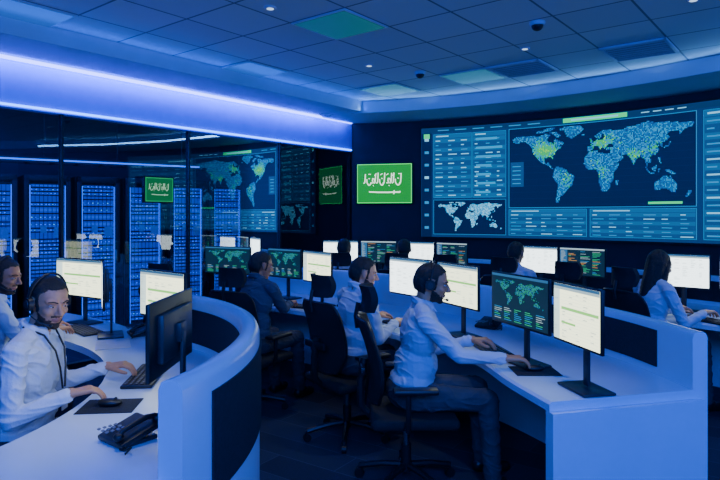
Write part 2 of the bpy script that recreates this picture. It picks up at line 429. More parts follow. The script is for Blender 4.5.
# ------------------------------------------------------------------ server racks
E_RB=emi('rack_blue',(.002,.05,.55),1.8,True); E_RL=emi('rack_led_cyan',(.06,.45,1.0),2.2); E_RG=emi('rack_led_blue',(.0,.10,1.0),3.2)
E_RGLOW=emi('rack_glow',(.001,.022,.32),2.0,True)
M_SRV=mat('server_front',(.02,.022,.03),.4,.5,noise=.2)
def rack_mesh(seed):
    r=random.Random(seed); b=B(); w=.53; d=.9; h=2.1
    b.box((0,d/2+.06,h/2),(w,d-.1,h),M_BLACK)
    for sx in (-1,1): b.box((sx*(w/2-.03),.03,h/2),(.06,.08,h),M_BLACK,None,.006)
    b.box((0,.03,h-.04),(w,.08,.08),M_BLACK,None,.006); b.box((0,.03,.06),(w,.08,.12),M_BLACK,None,.006)
    for sx in (-1,1): b.box((sx*(w/2-.066),.03,h/2),(.014,.02,h-.25),E_RG)
    z=.16; 
    while z<h-.14:
        u=r.choice([.044,.044,.088])
        b.box((0,.065,z+u/2),(w-.14,.05,u-.008),M_SRV,None,.002)
        b.box((0,.0395,z+u/2),(w-.15,.002,u-.012),E_RGLOW)
        n=int(r.uniform(5,10))
        y=.038
        if r.random()<.6:
            b.box((0,y,z+u*.28),(w-.17,.004,.009),E_RB)
            for k in range(n):
                xx=-.18+.36*k/n+r.uniform(-.006,.006)
                b.box((xx,y-.002,z+u/2),(.014,.004,.009),E_RL if r.random()<.18 else E_RG)
        elif r.random()<.5: b.box((0,y,z+u/2),(w-.2,.004,u*.4),E_RB)
        z+=u+.004
    for k in range(9): b.box((-.19+.38*k/8,.0,h/2),(.006,.006,h-.2),M_BLACK)
    b.box((w/2-.05,-.02,1.05),(.02,.03,.18),M_METAL,None,.004)
    if r.random()<.8:
        b.box((.12,-.006,1.38),(.10,.003,.13),M_PAPER); b.box((-.05,-.006,1.42),(.07,.003,.09),M_PAPER)
    return b.mesh('server_rack')
r0=pl(-4.72,5.83); r1=pl(-1.97,7.45); rd=(r1-r0).normalized()
L=(r1-r0).length; step=.60; ns=int(L/step)+1
meshes=[rack_mesh(i) for i in range(3)]
for i in range(ns):
    p=r1-rd*step*i
    place('server_rack',meshes[i%3],(p.x,p.y,0),math.atan2(rd.y,rd.x))
# cable tray with LED line above racks
E_TR=emi('led_server_room',(.01,.12,1.0),3.0,True)
b=B(); a=math.atan2(rd.y,rd.x); TM=Matrix.Translation((r1.x,r1.y,2.30))@Matrix.Rotation(a,4,'Z')
b.box((-L/2+.1,.12,0),(L+.8,.03,.07),M_DGREY,TM); b.box((-L/2+.1,.45,0),(L+.8,.03,.07),M_DGREY,TM)
for i in range(14): b.box((.4-i*.3,.285,-.02),(.03,.33,.02),M_DGREY,TM)
b.box((-L/2-.3,.10,.0),(L-.2,.01,.02),E_TR,TM)
for i in range(5): b.cyl((.3-i*.9,.285,.0),(.3-i*.9,.285,.91),.008,.008,M_DGREY,8,TM)
b.obj('cable_tray')

# ------------------------------------------------------------------ desks
def curved_desk(inner, outer, top=.75, ptop=1.02, infills=(), n=60, start=True, end=True, rng=None):
    I=resample(catmull([(x,y*K) for x,y in inner]),n); O=resample(catmull([(x,y*K) for x,y in outer]),n)
    b=B(); vs=[]
    for i in range(n):
        d=(I[i]-O[i]).normalized(); e=I[i]
        vs+=[(O[i].x,O[i].y,top),(e.x-d.x*.012,e.y-d.y*.012,top),(e.x,e.y,top-.012),(e.x,e.y,top-.045),(O[i].x,O[i].y,top-.045)]
    k=5; fs=[]
    for i in range(n-1):
        for j in range(k): fs.append((i*k+j,(i+1)*k+j,(i+1)*k+(j+1)%k,i*k+(j+1)%k))
    fs+= [tuple(range(k)),tuple((n-1)*k+j for j in range(k))]
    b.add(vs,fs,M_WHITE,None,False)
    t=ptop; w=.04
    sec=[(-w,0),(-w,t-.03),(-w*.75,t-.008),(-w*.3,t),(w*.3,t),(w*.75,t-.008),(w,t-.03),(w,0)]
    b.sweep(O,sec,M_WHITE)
    for (side,f0,f1,z0,z1) in infills:
        seg=O[int(f0*n):int(f1*n)+1]; o=side*(w+.001)
        b.sweep(seg,[(o,z0),(o,z1),(o+side*.006,z1),(o+side*.006,z0)],M_INFILL)
    for flag_,idx in ((start,0),(end,n-1)):
        if flag_:
            a=I[idx]; c=O[idx]; d=(c-a).normalized()
            path=[a+d*.0, a.lerp(c,.5), c]
            b.sweep(path,[(-.03,0),(-.03,top-.046),(.03,top-.046),(.03,0)],M_WHITE)
    return b.obj('curved_desk'),I,O
inner1=[(.86,2.27),(.77,2.6),(.69,3.0),(.52,3.3),(.25,3.6),(-.05,4.0),(-.45,4.4),(-.95,4.72),(-1.55,4.95)]
outer1=[(1.66,2.44),(1.58,2.9),(1.41,3.35),(1.12,3.9),(.72,4.4),(.25,4.85),(-.3,5.25),(-.9,5.6),(-1.62,5.85)]
curved_desk(inner1,outer1,ptop=1.03,infills=[(1,.055,.32,.79,.985),(-1,.05,.9,.55,.98)],n=80)
inner2=[(3.2,3.35),(2.85,3.75),(2.5,4.15),(2.2,4.7),(1.85,5.2),(1.4,5.6),(.85,5.95),(.2,6.15),(-.5,6.3)]
outer2=[(4.1,3.75),(3.7,4.25),(3.3,4.75),(2.85,5.3),(2.3,5.85),(1.7,6.35),(1.0,6.75),(.2,7.0),(-.62,7.05)]
curved_desk(inner2,outer2,ptop=1.03,infills=[(1,.05,.95,.79,.98)])
# left console
CX,CY,RL=-1.9,2.1,1.405
oL=[(CX+RL*math.cos(math.radians(t)),CY+RL*math.sin(math.radians(t))) for t in (-45,-33,-21,-10,0,12,24,36,48,60,70)]+[(-1.72,3.75),(-2.15,4.1),(-2.65,4.4)]
iL=[(-1.55,1.25),(-1.42,1.6),(-1.30,1.9),(-1.26,2.2),(-1.30,2.5),(-1.42,2.8),(-1.65,3.1),(-1.95,3.35),(-2.35,3.6),(-2.9,3.9)]
nL=90
I=resample(catmull([(x,y*K) for x,y in iL]),nL); O=resample(catmull([(x,y*K) for x,y in oL]),nL)
b=B(); vs=[]
for i in range(nL):
    vs+=[(O[i].x,O[i].y,.75),(I[i].x,I[i].y,.75),(I[i].x,I[i].y,.705),(O[i].x,O[i].y,.705)]
fs=[]
for i in range(nL-1):
    for j in range(4): fs.append((i*4+j,(i+1)*4+j,(i+1)*4+(j+1)%4,i*4+(j+1)%4))
fs+=[(0,1,2,3),tuple((nL-1)*4+j for j in range(4))]
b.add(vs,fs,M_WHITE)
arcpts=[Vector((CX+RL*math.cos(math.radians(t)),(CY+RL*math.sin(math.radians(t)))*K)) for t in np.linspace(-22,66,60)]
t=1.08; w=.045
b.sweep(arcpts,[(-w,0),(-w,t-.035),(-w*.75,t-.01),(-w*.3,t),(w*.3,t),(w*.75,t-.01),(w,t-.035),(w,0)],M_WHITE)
b.sweep(arcpts[4:54],[(-w-.001,.64),(-w-.001,1.0),(-w-.008,1.0),(-w-.008,.64)],M_INFILL)
b.sweep(arcpts[6:54],[(w+.001,.79),(w+.001,1.0),(w+.008,1.0),(w+.008,.79)],M_INFILL)
pp=[O[nL-1],O[nL-1].lerp(I[nL-1],.5),I[nL-1]]
b.sweep(pp,[(-.03,0),(-.03,.704),(.03,.704),(.03,0)],M_WHITE)
pp=[O[0],O[0].lerp(I[0],.5),I[0]]
b.sweep(pp,[(-.03,0),(-.03,.704),(.03,.704),(.03,0)],M_WHITE)
b.obj('curved_desk')

# ------------------------------------------------------------------ monitors
S_WHITE=emi('screen_white',(.82,.95,1.0),4.0,True); S_CREAM=emi('screen_cream',(.92,.98,.66),3.0,True); S_DARK=emi('screen_dark',(.006,.030,.06),.9,True)
S_GREY=emi('screen_grey',(.40,.55,.62),1.4); S_HEAD=emi('screen_header',(.04,.18,.42),.9); S_LN=emi('screen_line',(.55,.72,.70),2.2)
S_TG=emi('screen_text_green',(.04,.70,.28),1.0); S_TW=emi('screen_text_white',(.5,.7,.75),1.0); S_TO=emi('screen_text_amber',(.95,.45,.06),1.0)
S_TB=emi('screen_text_blue',(.04,.36,.8),1.0); S_GP=emi('screen_green_pale',(.30,.85,.18),1.4)
def monitor(pL,pR,kind,seed=0,W=None,z=.75,H=.30):
    a=pl(*pL); c=pl(*pR); d=c-a; mid=(a+c)/2; W=W or d.length; rz=math.atan2(d.y,d.x)
    r=random.Random(seed); b=B(); zb=.212; zc=zb+H/2
    b.box((0,.0,zc),(W,.018,H),M_BLACK,None,.005)
    b.box((0,.02,zc),(W*.7,.03,H*.65),M_DGREY,None,.01)
    b.box((0,.05,.19),(.045,.016,.34),M_DGREY,None,.006); b.box((0,.04,zc),(.08,.03,.08),M_DGREY,None,.006)
    b.box((0,.045,.008),(.24,.17,.014),M_DGREY,None,.006)
    w=W-.02; h=H-.022
    def q(x0,x1,z0,z1,mt,off=.001):
        y=-.0092-off
        X=lambda u:-w/2+w*u
        Z=lambda v:zb+.013+h*v
        b.add([(X(x0),y,Z(z0)),(X(x1),y,Z(z0)),(X(x1),y,Z(z1)),(X(x0),y,Z(z1))],[(0,1,2,3)],mt)
    if kind in('white','cream'):
        q(0,1,0,1,S_WHITE if kind=='white' else S_CREAM)
        q(0,1,.95,1,S_HEAD,.002); q(0,1,.90,.95,S_GREY,.002)
        if kind=='cream': q(0,.14,0,.90,S_LN,.0018)
        for i in range(15):
            zz=.04+i*.056; q(.17,.98,zz,zz+.004,S_LN,.002)
            for k in range(5):
                if r.random()<.4: q(.2+k*.155,.2+k*.155+r.uniform(.04,.11),zz+.018,zz+.030,S_GREY,.0022)
            if r.random()<.5: q(.02,.02+r.uniform(.04,.09),zz+.01,zz+.024,S_GREY,.0022)
        if kind=='cream': q(.18,.98,.55,.60,S_GP,.0024); q(.18,.5,.3,.34,S_GP,.0024)
    elif kind=='map':
        q(0,1,0,1,S_DARK); q(0,1,.95,1,S_HEAD,.002)
        for (lo,la) in CELLS4:
            if r.random()<.25: continue
            u=.06+(lo+170)/350*.88; v=.36+(la+56)/138*.54
            q(u-.0038,u+.0038,v-.005,v+.005,S_TG if r.random()<.5 else S_TB,.002)
        for i in range(7):
            for k in range(5):
                u=.05+k*.19; q(u,u+r.uniform(.05,.15),.05+i*.04,.062+i*.04,r.choice([S_TG,S_TW,S_TB]),.002)
    else:
        q(0,1,0,1,S_DARK); q(0,1,.95,1,S_GREY,.002); q(0,.17,0,.95,S_HEAD,.0015)
        for i in range(20):
            v=.06+i*.043
            for k in range(3):
                if r.random()<.7:
                    u=.2+k*.27; q(u,u+r.uniform(.06,.23),v,v+.013,r.choice([S_TG,S_TW,S_TO,S_TG,S_TB]),.002)
            q(.02,.02+r.uniform(.04,.12),v,v+.014,S_TW,.002)
    return b.obj('computer_monitor',(mid.x,mid.y,z),rz)
mon=[((.81,3.05),(1.0,2.62),'map'),((1.01,2.59),(1.095,2.25),'cream'),
 ((.575,3.68),(.785,3.29),'cream'),((.25,4.12),(.54,3.76),'white'),
 ((-.545,4.86),(-.25,4.50),'cream'),((-.95,5.2),(-.575,4.93),'map'),((-1.70,5.50),(-1.15,5.28),'map'),
 ((-.50,6.78),(-.02,6.68),'white'),((.01,6.66),(.48,6.52),'text'),((.49,6.5),(.94,6.3),'white'),((.96,6.26),(1.30,6.02),'text'),
 ((1.79,5.62),(2.12,5.35),'white'),((2.13,5.33),(2.46,5.0),'text'),((2.66,4.5),(2.98,4.25),'white'),((3.02,4.2),(3.32,3.9),'white'),
 ((-2.44,4.03),(-1.93,3.76),'cream'),((-1.90,3.70),(-1.69,3.30),'white'),
 ((-1.40,3.20),(-1.02,2.93),'cream'),((-.79,2.33),(-.80,1.88),'white')]
for i,(a,c,k) in enumerate(mon): monitor(a,c,k,i)

# ------------------------------------------------------------------ desk items
def kb_mesh():
    b=B(); b.box((0,0,.009),(.15,.44,.016),M_BLACK,None,.005)
    for r in range(5):
        for c in range(15):
            b.box((-.055+r*.0265,-.195+c*.0278,.019),(.022,.023,.006),M_KEY,None,.002,1)
            b.box((-.055+r*.0265,-.195+c*.0278,.0222),(.007,.006,.0006),M_KEYL)
    return b.mesh('keyboard')
KB=kb_mesh()
def mouse_mesh():
    b=B(); b.box((0,0,.0015),(.24,.20,.003),M_INFILL,None,.001)
    b.ell((0,0,.018),(.055,.031,.018),M_BLACK); b.cyl((.025,-.003,.034),(.025,.003,.034),.007,.007,M_DGREY)
    return b.mesh('computer_mouse')
MS=mouse_mesh()
def phone_mesh():
    b=B(); R=Matrix.Rotation(math.radians(-16),4,'Y')@Matrix.Scale(.86,4)
    S_=Matrix.Scale(.86,4)
    b.box((0,0,.035),(.20,.20,.028),M_BLACK,None,.009,2,R)
    b.box((0,0,.011),(.17,.17,.022),M_DGREY,S_,.008)
    b.box((.045,.035,.051),(.05,.08,.004),M_DGREY,None,.001,1,R)
    for i in range(4):
        for j in range(3): b.box((-.02-i*.022,.01+j*.028,.050),(.014,.018,.005),M_KEYL,None,.002,1,R)
    pts=[(-.09,-.065,.055),(-.07,-.065,.074),(-.02,-.065,.088),(.04,-.065,.103),(.08,-.065,.100),(.10,-.065,.088)]
    b.tube(pts,.012,M_BLACK,10,S_); b.ell((-.09,-.065,.052),(.023,.023,.018),M_BLACK,S_); b.ell((.095,-.065,.088),(.023,.023,.018),M_BLACK,S_)
    pts=[(-.1+.02*math.sin(i*.9),-.09-.01*i*.6+.01*math.cos(i*.9),.02+.008*math.cos(i*1.3)) for i in range(14)]
    b.tube(pts,.004,M_BLACK,6,S_)
    return b.mesh('desk_phone')
PH=phone_mesh()
def put(nm,me,x,y,rz=0,z=.7505): 
    return place(nm,me,(x,y*K,z),rz)
put('keyboard',KB,-1.12,2.62,.12); put('computer_mouse',MS,-1.11,2.22,.1)
put('desk_phone',PH,-.87,1.89,.9); put('desk_phone',PH,-1.55,3.55,.6)
put('keyboard',KB,.82,3.16,.15); put('computer_mouse',MS,.95,2.72,.0); put('desk_phone',PH,.98,3.78,.9)
put('keyboard',KB,.35,3.83,.6); put('keyboard',KB,-.58,4.62,1.05); put('keyboard',KB,-2.02,3.66,.75)
put('keyboard',KB,2.78,4.0,.3); put('keyboard',KB,1.9,5.36,.9)
put('desk_phone',PH,-.1,4.62,.9); put('desk_phone',PH,2.75,4.95,.6)
b=B(); b.box((0,0,.002),(.21,.297,.003),M_PAPER); b.obj('paper_sheet',(-1.62,3.28*K,.751),.4)

# ------------------------------------------------------------------ chairs
def chair_mesh():
    b=B()
    for i in range(5):
        a=2*math.pi*i/5+.3; c,s_=math.cos(a),math.sin(a)
        b.tube([(0.03*c,.03*s_,.115),(.15*c,.15*s_,.105),(.29*c,.29*s_,.075)],.019,M_BLACK,8)
        b.cyl((.29*c-.016*s_,.29*s_+.016*c,.029),(.29*c+.016*s_,.29*s_-.016*c,.029),.028,.028,M_BLACK,12)
        b.cyl((.29*c,.29*s_,.03),(.29*c,.29*s_,.08),.01,.01,M_DGREY,8)
    b.cyl((0,0,.08),(0,0,.24),.03,.03,M_BLACK); b.cyl((0,0,.24),(0,0,.40),.017,.017,M_METAL)
    b.box((0,0,.39),(.22,.2,.04),M_DGREY,None,.01)
    b.box((.03,0,.425),(.50,.50,.065),M_BLACK2,None,.03,4)
    def slab(xf,z0,z1,wf,th,mt,nz=14,ny=10):
        F=[];Bk=[]
        for i in range(nz+1):
            v=i/nz; z=z0+(z1-z0)*v
            for j in range(ny+1):
                u=-1+2*j/ny; y=u*wf(v)
                x=xf(v)+.05*u*u
                F.append((x,y,z)); Bk.append((x-th,y,z))
        n=len(F); vs=F+Bk; fs=[]; k=ny+1
        for i in range(nz):
            for j in range(ny):
                a=i*k+j; fs.append((a,a+1,a+k+1,a+k)); fs.append((n+a,n+a+k,n+a+k+1,n+a+1))
        for i in range(nz):
            fs.append((i*k,(i+1)*k,n+(i+1)*k,n+i*k)); fs.append((i*k+ny,n+i*k+ny,n+(i+1)*k+ny,(i+1)*k+ny))
        for j in range(ny):
            fs.append((j,n+j,n+j+1,j+1)); fs.append((nz*k+j,nz*k+j+1,n+nz*k+j+1,n+nz*k+j))
        b.add(vs,fs,mt,None,True)
    wf=lambda v:.235*min(1,(.62+1.5*v))*(1 if v<.85 else (1-((v-.85)/.15)**2*.22))
    xf=lambda v:-.21+.035*math.sin(v*math.pi*1.1)-.06*v
    slab(xf,.52,.99,wf,.022,M_BLACK2)
    pts=[]
    for i in range(15): v=i/14; pts.append((xf(v)+.05-.012,wf(v),.52+.47*v))
    pr=[(p[0],-p[1],p[2]) for p in pts][::-1]
    b.tube(pts+[(xf(1)-.01,.08,1.0),(xf(1)-.01,-.08,1.0)]+pr+[(xf(0)-.01,-.06,.51),(xf(0)-.01,.06,.51),pts[0]],.012,M_BLACK,8)
    b.tube([(-.02,0,.39),(-.2,0,.40),(-.27,0,.47),(-.27,0,.62),(-.25,0,.75)],.024,M_BLACK,8)
    b.box((-.262,0,.70),(.03,.26,.05),M_BLACK,None,.01)
    slab(lambda v:-.245+.02*math.sin(v*3.1),1.035,1.185,lambda v:.135*(.85+.15*math.sin(v*3.1)),.04,M_BLACK2,8,8)
    b.tube([(-.29,0,.93),(-.30,0,1.0),(-.285,0,1.08)],.014,M_BLACK)
    for s in(-1,1):
        b.tube([(-.02,s*.12,.40),(-.02,s*.27,.41),(-.02,s*.295,.47),(-.02,s*.295,.62)],.016,M_BLACK,8)
        b.box((.02,s*.295,.635),(.25,.085,.03),M_BLACK,None,.012)
    return b.mesh('office_chair')
CH=chair_mesh()
def chair(x,y,yaw): place('office_chair',CH,(x,y,0),yaw)

# ------------------------------------------------------------------ people
SKIN=mat('skin_tan',(.48,.20,.09),.5,noise=.08,nscale=30); SKIN2=mat('skin_warm',(.62,.29,.14),.5,noise=.08,nscale=30); SKIN3=mat('skin_olive',(.54,.25,.11),.5,noise=.08,nscale=30)
HAIR=mat('hair_black',(.010,.008,.008),.5,noise=.4,nscale=120,bump=.5,bscale=200)
BEARD=mat('beard_short',(.045,.025,.017),.75,noise=.5,nscale=160,bump=.4,bscale=260)
LIP=mat('lips',(.38,.13,.09),.45,noise=.05); TROU=mat('trousers_charcoal',(.05,.055,.075),.85,noise=.1,bump=.3,bscale=14)
SHOE=mat('shoe_black',(.012,.012,.014),.35,noise=.1)
def shirtm(n,c): return mat(n,c,.85,noise=.05,nscale=8,bump=.15,bscale=40,spec=.2)
SH_L=shirtm('shirt_pale_blue',(.50,.57,.70)); SH_W=shirtm('shirt_white',(.70,.72,.76)); SH_D=shirtm('shirt_slate',(.05,.07,.12))
EYEW=mat('eye_white',(.6,.6,.6),.3,noise=.02); EYEB=mat('eye_iris',(.03,.015,.01),.2,noise=.02)
LAB={'shirt':0,'trou':1,'skin':2,'shoe':3,'hair':4,'lip':5,'beard':6}

def caps(p0,p1,r0,r1,seg=16,rings=5):
    p0=Vector(p0);p1=Vector(p1);d=p1-p0
    d=d.normalized() if d.length>1e-6 else Vector((0,0,1)); u=d.orthogonal().normalized(); w=d.cross(u); vs=[];fs=[]; prof=[]
    for i in range(rings+1):
        a=math.pi/2*(1-i/rings); prof.append((p0-d*r0*math.sin(a),r0*math.cos(a)))
    for i in range(rings+1):
        a=math.pi/2*i/rings; prof.append((p1+d*r1*math.sin(a),r1*math.cos(a)))
    for c,r in prof:
        r=max(r,1e-4)
        for k in range(seg):
            t=2*math.pi*k/seg; vs.append(c+(u*math.cos(t)+w*math.sin(t))*r)
    n=len(prof)
    for i in range(n-1):
        for k in range(seg): fs.append((i*seg+k,i*seg+(k+1)%seg,(i+1)*seg+(k+1)%seg,(i+1)*seg+k))
    fs.append(tuple(range(seg))[::-1]); fs.append(tuple((n-1)*seg+k for k in range(seg)))
    return vs,fs
def ellm(c,r,M,seg=24,rings=14):
    vs=[];fs=[]
    for i in range(rings+1):
        t=math.pi*i/rings; s=max(math.sin(t),1e-3)
        for k in range(seg):
            a=2*math.pi*k/seg; vs.append(M@Vector((c[0]+r[0]*s*math.cos(a),c[1]+r[1]*s*math.sin(a),c[2]+r[2]*math.cos(t))))
    for i in range(rings):
        for k in range(seg): fs.append((i*seg+k,(i+1)*seg+k,(i+1)*seg+(k+1)%seg,i*seg+(k+1)%seg))
    fs.append(tuple(range(seg))); fs.append(tuple(rings*seg+k for k in range(seg))[::-1])
    return vs,fs
def grow(prims,voxel,smooth,mats,name,parent,seed,HM,beard,woman):
    vs=[];fs=[]
    for p in prims:
        v,f = caps(*p[1:5]) if p[0]=='c' else ellm(p[1],p[2],p[3])
        o=len(vs); vs+=[tuple(a) for a in v]; fs+=[tuple(i+o for i in q) for q in f]
    me=bpy.data.meshes.new('tmp'); me.from_pydata(vs,[],fs); me.update()
    bm=bmesh.new(); bm.from_mesh(me); bmesh.ops.recalc_face_normals(bm,faces=bm.faces); bm.to_mesh(me); bm.free()
    ob=bpy.data.objects.new('tmp',me); coll.objects.link(ob)
    md=ob.modifiers.new('r','REMESH'); md.mode='VOXEL'; md.voxel_size=voxel
    sm=ob.modifiers.new('s','SMOOTH'); sm.factor=.5; sm.iterations=smooth
    dg=bpy.context.evaluated_depsgraph_get(); dg.update()
    new=bpy.data.meshes.new_from_object(ob.evaluated_get(dg))
    bpy.data.objects.remove(ob); bpy.data.meshes.remove(me)
    n=len(new.polygons); C=np.empty(n*3); new.polygons.foreach_get('center',C); C=C.reshape(-1,3)
    best=np.full(n,1e9); lab=np.zeros(n,dtype=np.int32)
    for p in prims:
        if p[0]=='c':
            a=np.array(p[1]);bb=np.array(p[2]);d=bb-a; L=max(d@d,1e-9); t=np.clip((C-a)@d/L,0,1)
            s=np.linalg.norm(C-a-t[:,None]*d,axis=1)-(p[3]+(p[4]-p[3])*t); l=p[5]
        else:
            Mi=np.array(p[3].inverted()); q=C@Mi[:3,:3].T+Mi[:3,3]-np.array(p[1]); r=np.array(p[2])
            k0=np.linalg.norm(q/r,axis=1); k1=np.linalg.norm(q/(r*r),axis=1)+1e-9; s=k0*(k0-1)/k1; l=p[4]
        msk=s<best; best[msk]=s[msk]; lab[msk]=LAB[l]
    # hair and beard regions of the scalp / jaw (head space)
    Mi=np.array(HM.inverted()); q=C@Mi[:3,:3].T+Mi[:3,3]; x,y,z=q[:,0],q[:,1],q[:,2]; ay=np.abs(y)
    head=(lab==2)&(z>-.14)&(np.linalg.norm(q,axis=1)<.16)
    wob=.0018*np.sin(y*160+1.0)+.0012*np.sin(x*220)
    ear=(ay>.072)&(x>-.03)&(x<.016)&(z>-.036)&(z<.034)
    hl=np.where(x>.0, .080-.9*np.maximum(ay-.040,0), .080)+wob
    side=(ay>.045)&(x<.030)&(x>-.03)&(z>-.005)&(z>.02+x)
    burn=(ay>.055)&(x>.010)&(x<.028)&(z>-.03)&(z<=.06)
    back=(x<=-.03)&(z>-.065-.25*(x+.03))
    hair=((z>hl)&(x>-.03))|side|burn|back
    lab[head&hair&~ear]=4
    if beard:
        bl=np.where(x<.045,-.030-.6*np.maximum(x-.02,0),-.045-.5*np.maximum(x-.045,0)) + wob
        bd=(x>.006)&(z<bl)&(z>-.122)
        cheek=(z>-.062)&(x>.058)&(ay<.05)&(ay>.033)
        mous=(x>.075)&(z<-.035)&(z>-.046)&(ay<.028)&(x<.105)
        chinclear=(x>.066)&(z>-.072)&(ay<.022)
        lab[head&((bd&~cheek&~chinclear)|mous)&(lab==2)]=6
    nv=len(new.vertices); cloth=np.zeros(nv,dtype=np.int8); hr=np.zeros(nv,dtype=np.int8)
    for poly,l in zip(new.polygons,lab):
        if l<=1:
            for vi in poly.vertices: cloth[vi]=1
        elif l==4:
            for vi in poly.vertices: hr[vi]=1
        elif l==6:
            for vi in poly.vertices: hr[vi]=2
    for poly,l in zip(new.polygons,lab):
        if l>1:
            for vi in poly.vertices: cloth[vi]=0
        if l not in(4,6):
            for vi in poly.vertices: hr[vi]=0
    nrm=[v.normal.copy() for v in new.vertices]
    for v in new.vertices:
        i=v.index
        if cloth[i]:
            c=v.co; w=mnoise.noise(Vector((c.x*5+seed,c.y*5,c.z*5)))*.35
            a=1-abs(mnoise.noise(Vector((c.x*8+w*3+seed,c.y*8+w*2,c.z*19+w*4+c.x*6))))*2.2
            b2=mnoise.noise(Vector((c.x*14,c.y*14+seed,c.z*22)))
            v.co=c+nrm[i]*(.0068*max(a,0)**2.5+.002*b2-.002)
        elif hr[i]:
            c=v.co; hs=(.0065 if not woman else .003) if hr[i]==1 else .001
            v.co=c+nrm[i]*(hs+.002*mnoise.noise(Vector((c.x*60,c.y*60+seed,c.z*40))))
    new.materials.clear()
    for m_ in mats: new.materials.append(m_)
    new.polygons.foreach_set('material_index',lab); new.polygons.foreach_set('use_smooth',np.ones(n,dtype=bool)); new.update()
    new.name=name
    return place(name,new,(0,0,0),0,parent)

